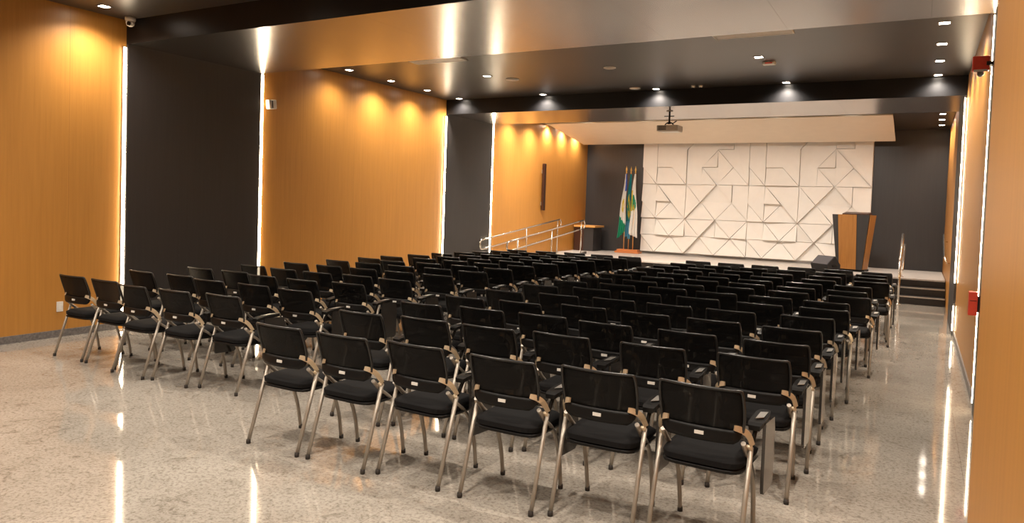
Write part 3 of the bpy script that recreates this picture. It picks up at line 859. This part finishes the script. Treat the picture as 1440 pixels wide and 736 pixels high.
CAT = 'chair'
def make_chair():
    t = thing('folding_chair', None, CAT)
    # seat
    s = seat_mesh(0.440, 0.480, 0.229, -0.174, 0.265, 0.024).build('seat', M['fabric'], t)
    p = seat_mesh(0.414, 0.440, 0.232, -0.172, 0.262, 0.0).build('seat_pan', M['plastic'], t)
    # back
    sheet(0.640, 0.852, 12, 10, 0.006, 0.0, 0.97).build('backrest', M['mesh'], t)
    lb = sheet(0.572, 0.642, 12, 4, 0.020).build('lumbar_panel', M['plastic'], t)
    b = MB(); y = back_pt(0, 0.608).y - 0.010
    b.box(-0.024, 0.024, y - 0.005, y + 0.001, 0.600, 0.618)
    b.build('name_tag', M['tag'], lb)
    b = MB()
    path = [back_pt(-1, 0.635)] + [back_pt(-1, 0.635 + 0.223 * k / 8) for k in range(1, 8)]
    topz = 0.857
    path += [back_pt(-0.985, 0.853)] + [back_pt(-0.95 + 1.9 * k / 12, topz) for k in range(13)] + [back_pt(0.985, 0.853)]
    path += [back_pt(1, 0.635 + 0.223 * k / 8) for k in range(7, -1, -1)]
    b.tube(path, 0.0085, 6)
    b.build('back_frame', M['rim'], t)
    # side frames
    for sx in (-1, 1):
        b = MB()
        pts = [(sx * 0.238, -0.235, 0.02), (sx * 0.238, -0.152, 0.28), (sx * 0.238, -0.066, 0.545)]
        b.tube(pts, 0.0132, 8); l = b.build('leg', M['tube'], t)
        b = MB(); b.lathe([(0.0150, 0.0), (0.0160, 0.010), (0.0150, 0.030)], (sx * 0.238, -0.237, 0), 10); b.build('rubber_foot', M['rubber'], l)
        b = MB()
        pts = smooth_poly([(sx * 0.212, -0.128, 0.575), (sx * 0.212, -0.045, 0.497), (sx * 0.212, 0.055, 0.425), (sx * 0.210, 0.135, 0.330), (sx * 0.208, 0.190, 0.190), (sx * 0.206, 0.222, 0.02)], 4)
        b.tube(pts, 0.0132, 8); l = b.build('leg', M['tube'], t)
        b = MB(); b.lathe([(0.0150, 0.0), (0.0160, 0.010), (0.0150, 0.030)], (sx * 0.206, 0.224, 0), 10); b.build('rubber_foot', M['rubber'], l)
        # flat plate joining the back to the hinge
        b = MB()
        cl = smooth_poly([(sx * 0.172, -0.168, 0.658), (sx * 0.205, -0.150, 0.648), (sx * 0.232, -0.115, 0.618), (sx * 0.246, -0.072, 0.556)], 3)
        wd = [0.013, 0.0145, 0.0155, 0.016, 0.0165, 0.0165, 0.016, 0.015, 0.014, 0.013]
        lo = None
        for k, c in enumerate(cl):
            d = (cl[min(k + 1, len(cl) - 1)] - cl[max(k - 1, 0)]).normalized()
            nn = Vector((sx * 0.5, -0.8, 0.25)).normalized(); w = d.cross(nn).normalized() * wd[k]; nn = nn * 0.005
            r = [b.bm.verts.new(c + w + nn), b.bm.verts.new(c - w + nn), b.bm.verts.new(c - w - nn), b.bm.verts.new(c + w - nn)]
            if lo:
                for q in range(4): b.bm.faces.new((lo[q], lo[(q + 1) % 4], r[(q + 1) % 4], r[q]))
            else: b.bm.faces.new(r[::-1])
            lo = r
        b.bm.faces.new(lo)
        b.lathe([(0.015, -0.015), (0.015, 0.015)], (sx * 0.232, -0.070, 0.540), 10, axis='X')
        b.build('hinge_bracket', M['bracket'], t)
    b = MB(); b.tube([(-0.212, 0.080, 0.400), (0.212, 0.080, 0.400)], 0.010, 8)
    b.build('crossbar', M['tube'], t)
    return t

def add_arm(t):
    b = MB()
    b.tube([(0.240, -0.066, 0.545), (0.246, -0.020, 0.620), (0.248, 0.010, 0.652)], 0.012, 8)
    b.build('arm_post', M['plastic'], t)
    b = MB()                                   # moulded pad, raised towards its front
    prof = [(-0.055, 0.655, 0.030), (-0.02, 0.664, 0.038), (0.06, 0.670, 0.040), (0.15, 0.676, 0.038), (0.205, 0.678, 0.030), (0.225, 0.676, 0.015)]
    lo = None
    for y, z, w in prof:
        r = [b.bm.verts.new((0.246 - w, y, z)), b.bm.verts.new((0.246 + w, y, z)), b.bm.verts.new((0.246 + w * 0.9, y, z - 0.026)), b.bm.verts.new((0.246 - w * 0.9, y, z - 0.026))]
        if lo:
            for q in range(4): b.bm.faces.new((lo[q], lo[(q + 1) % 4], r[(q + 1) % 4], r[q]))
        else: b.bm.faces.new(r[::-1])
        lo = r
    b.bm.faces.new(lo)
    a = b.build('armrest', M['plastic'], t)
    b = MB(); b.hull([(0.236, 0.02, 0.6735), (0.272, 0.05, 0.6755), (0.272, 0.16, 0.6795), (0.236, 0.14, 0.6785)], [(0.236, 0.02, 0.676), (0.272, 0.05, 0.678), (0.272, 0.16, 0.682), (0.236, 0.14, 0.681)])
    b.build('pivot_plate', M['alu'], a)
    b = MB()                                   # writing tablet hanging down beside the seat
    xo = 0.274
    out = [(0.02, 0.655), (0.02, 0.300), (0.035, 0.275), (0.235, 0.265), (0.262, 0.285), (0.270, 0.560), (0.245, 0.640)]
    fs = b.hull([(xo, y, z) for y, z in out], [(xo + 0.017, y, z) for y, z in out], M['tabletop'])
    b.build('writing_tablet', None, t)

plain_chair = make_chair()
arm_chair = copy_tree(plain_chair)
add_arm(arm_chair)

k = 0.9755
LEFT = [
    ([4.44, 4.44, 4.36, 4.40, 4.48], [-7.77, -7.16, -6.68, -6.10, -5.50]),
    ([5.21, 5.25, 5.16, 5.21, 5.19], [-7.77, -7.14, -6.55, -5.93, -5.33]),
    ([5.93, 5.97, 5.87, 5.88, 5.99], [-7.67, -7.13, -6.56, -5.91, -5.38]),
    ([6.65, 6.60, 6.60, 6.68, 6.66], [-7.59, -6.95, -6.36, -5.88, -5.29]),
    ([7.33, 7.37, 7.40, 7.42, 7.46], [-7.51, -6.92, -6.36, -5.80, -5.24]),
    ([8.10, 8.09, 8.12, 8.20, 8.19], [-7.42, -6.81, -6.25, -5.80, -5.25]),
    ([8.80, 8.66, 8.78, 8.86, 8.84], [-7.42, -6.78, -6.33, -5.80, -5.19]),
    ([9.36, 9.47, 9.50, 9.50, 9.53], [-7.35, -6.87, -6.35, -5.78, -5.22]),
    ([10.00, 10.06, 10.10, 10.15, 10.22], [-7.33, -6.77, -6.25, -5.72, -5.17]),
    ([10.62, 10.65, 10.70, 10.74, 10.80], [-7.27, -6.72, -6.20, -5.66, -5.12]),
    ([11.20, 11.20, 11.25, 11.30, 11.35], [-7.12, -6.62, -6.12, -5.60, -5.05]),
    ([11.70, 11.78, 11.82, 11.86, 11.90], [-7.02, -6.56, -6.06, -5.50, -4.96]),
    ([12.25, 12.35, 12.42, 12.45, 12.48], [-6.94, -6.50, -6.00, -5.45, -4.90]),
    ([12.82, 12.96, 13.08, 13.08, 13.06], [-6.90, -6.43, -5.92, -5.38, -4.82]),
]
MAIN = [
    ([3.68, 3.69, 3.74, 3.73, 3.80, 3.82], [-3.85, -3.35, -2.82, -2.12, -1.54, -0.96]),
    ([4.53, 4.61, 4.62, 4.68, 4.71, 4.77], [-3.85, -3.32, -2.79, -2.22, -1.53, -0.88]),
    ([5.28, 5.38, 5.41, 5.37, 5.40, 5.41], [-3.82, -3.32, -2.71, -2.13, -1.48, -0.85]),
    ([5.92, 5.99, 6.15, 6.13, 6.15, 6.14], [-3.77, -3.25, -2.68, -2.06, -1.47, -0.85]),
    ([6.65, 6.77, 6.85, 6.84, 6.86, 6.94], [-3.71, -3.22, -2.66, -2.08, -1.51, -0.84]),
    ([7.42, 7.54, 7.56, 7.60, 7.58, 7.64], [-3.72, -3.19, -2.61, -1.99, -1.36, -0.77]),
    ([8.10, 8.20, 8.28, 8.25, 8.28, 8.26], [-3.66, -3.12, -2.52, -1.98, -1.40, -0.82]),
    ([8.76, 8.82, 8.87, 9.00, 9.00, 9.01], [-3.62, -3.03, -2.49, -1.93, -1.30, -0.65]),
    ([9.45, 9.48, 9.57, 9.58, 9.60, 9.64], [-3.61, -3.03, -2.49, -1.91, -1.30, -0.73]),
    ([10.09, 10.22, 10.18, 10.17, 10.30, 10.38], [-3.61, -3.06, -2.49, -1.91, -1.28, -0.74]),
    ([10.89, 10.92, 10.83, 10.85, 11.00, 11.30], [-3.57, -3.05, -2.49, -1.88, -1.20, -0.55]),
    ([11.55, 11.58, 11.55, 11.56, 11.72, 12.00], [-3.50, -3.00, -2.44, -1.86, -1.20, -0.60]),
    ([12.30, 12.32, 12.36, 12.45, 12.50, 12.65], [-3.45, -2.93, -2.38, -1.78, -1.19, -0.62]),
    ([13.10, 13.11, 13.14, 13.27, 13.30, 13.30], [-3.40, -2.84, -2.30, -1.72, -1.18, -0.65]),
]
NTH = ['first', 'second', 'third', 'fourth', 'fifth', 'sixth', 'seventh', 'eighth', 'ninth', 'tenth', 'eleventh', 'twelfth', 'thirteenth', 'fourteenth']
used = {}
def place(proto, x, y, rz, label, group):
    o = proto if id(proto) not in used else copy_tree(proto)
    used[id(proto)] = True
    o.location = (x, y, 0); o.rotation_euler = (0, 0, rz)
    tag(o, label, CAT, group)
for rows in (LEFT, MAIN):            # keep neighbours in a row from touching
    for ys, xs in rows:
        for _ in range(60):
            for i in range(len(xs) - 1):
                d = 0.575 - (xs[i + 1] - xs[i])
                if d > 0: xs[i] -= d / 2; xs[i + 1] += d / 2
rng = random.Random(3)
for blk, rows in (('left', LEFT), ('right', MAIN)):
    for r, (ys, xs) in enumerate(rows):
        n = len(xs)
        for c in range(n):
            if blk == 'left':
                pos = 'aisle seat' if c == n - 1 else ('seat next to the wall' if c == 0 else '%s from the wall' % NTH[c])
                arm = not (r == 0 and c < 3) and (c >= 3 or rng.random() < 0.55)
                if r == 0 and c == 4: arm = True
            else:
                pos = 'centre aisle seat' if c == 0 else ('far right seat' if c == n - 1 else '%s from the centre aisle' % NTH[c])
                arm = not (r == 0 and c == 0) and rng.random() < 0.85 or (r == 0 and c >= 2) or (c == 5 and r in (0, 2, 3))
            row = 'nearest row' if r == 0 else ('row at the stage' if r == len(rows) - 1 else '%s row from camera' % NTH[r])
            lab = 'black mesh-back folding chair, %s block, %s, %s' % (blk, row, pos)
            x = xs[c] * k; y = ys[c] * k + 0.19
            rz = rng.uniform(-0.03, 0.03) + (0.03 if blk == 'left' and c == 0 and r == 0 else 0)
            place(arm_chair if arm else plain_chair, x, y, rz, lab, 'folding chairs in the %s block' % blk)

# ------------------------------------------------------------------ world, camera, view
w = bpy.data.worlds.new('World'); SC.world = w
w.use_nodes = True
w.node_tree.nodes['Background'].inputs['Color'].default_value = (0.02, 0.018, 0.016, 1)

cam = bpy.data.cameras.new('camera')
co = bpy.data.objects.new('camera', cam); COL.objects.link(co)
yaw, pitch, roll = 0.510227945755159, 0.03872613173154343, 0.034194123862531865
sy, cy, sp, cp = math.sin(yaw), math.cos(yaw), math.sin(pitch), math.cos(pitch)
fwd = Vector((-sy * cp, cy * cp, -sp)); right = Vector((cy, sy, 0)); up = right.cross(fwd)
r2 = math.cos(roll) * right + math.sin(roll) * up
u2 = -math.sin(roll) * right + math.cos(roll) * up
mw = Matrix((r2, u2, -fwd)).transposed().to_4x4()
mw.translation = (0, 0, 1.75)
co.matrix_world = mw
cam.sensor_fit = 'HORIZONTAL'; cam.sensor_width = 36.0
cam.lens = 36.0 * 1023.0 / 1440.0
cam.shift_y = -(368.0 - 327.35) / 1440.0
cam.clip_start = 0.05
SC.camera = co
SC.view_settings.view_transform = 'Standard'
SC.view_settings.look = 'None'
SC.view_settings.exposure = 0.34
SC.view_settings.gamma = 1.0
SC.view_settings.use_curve_mapping = False
try:
    SC.cycles.use_denoising = True
    SC.cycles.max_bounces = 8
    SC.cycles.transparent_max_bounces = 12
except Exception:
    pass
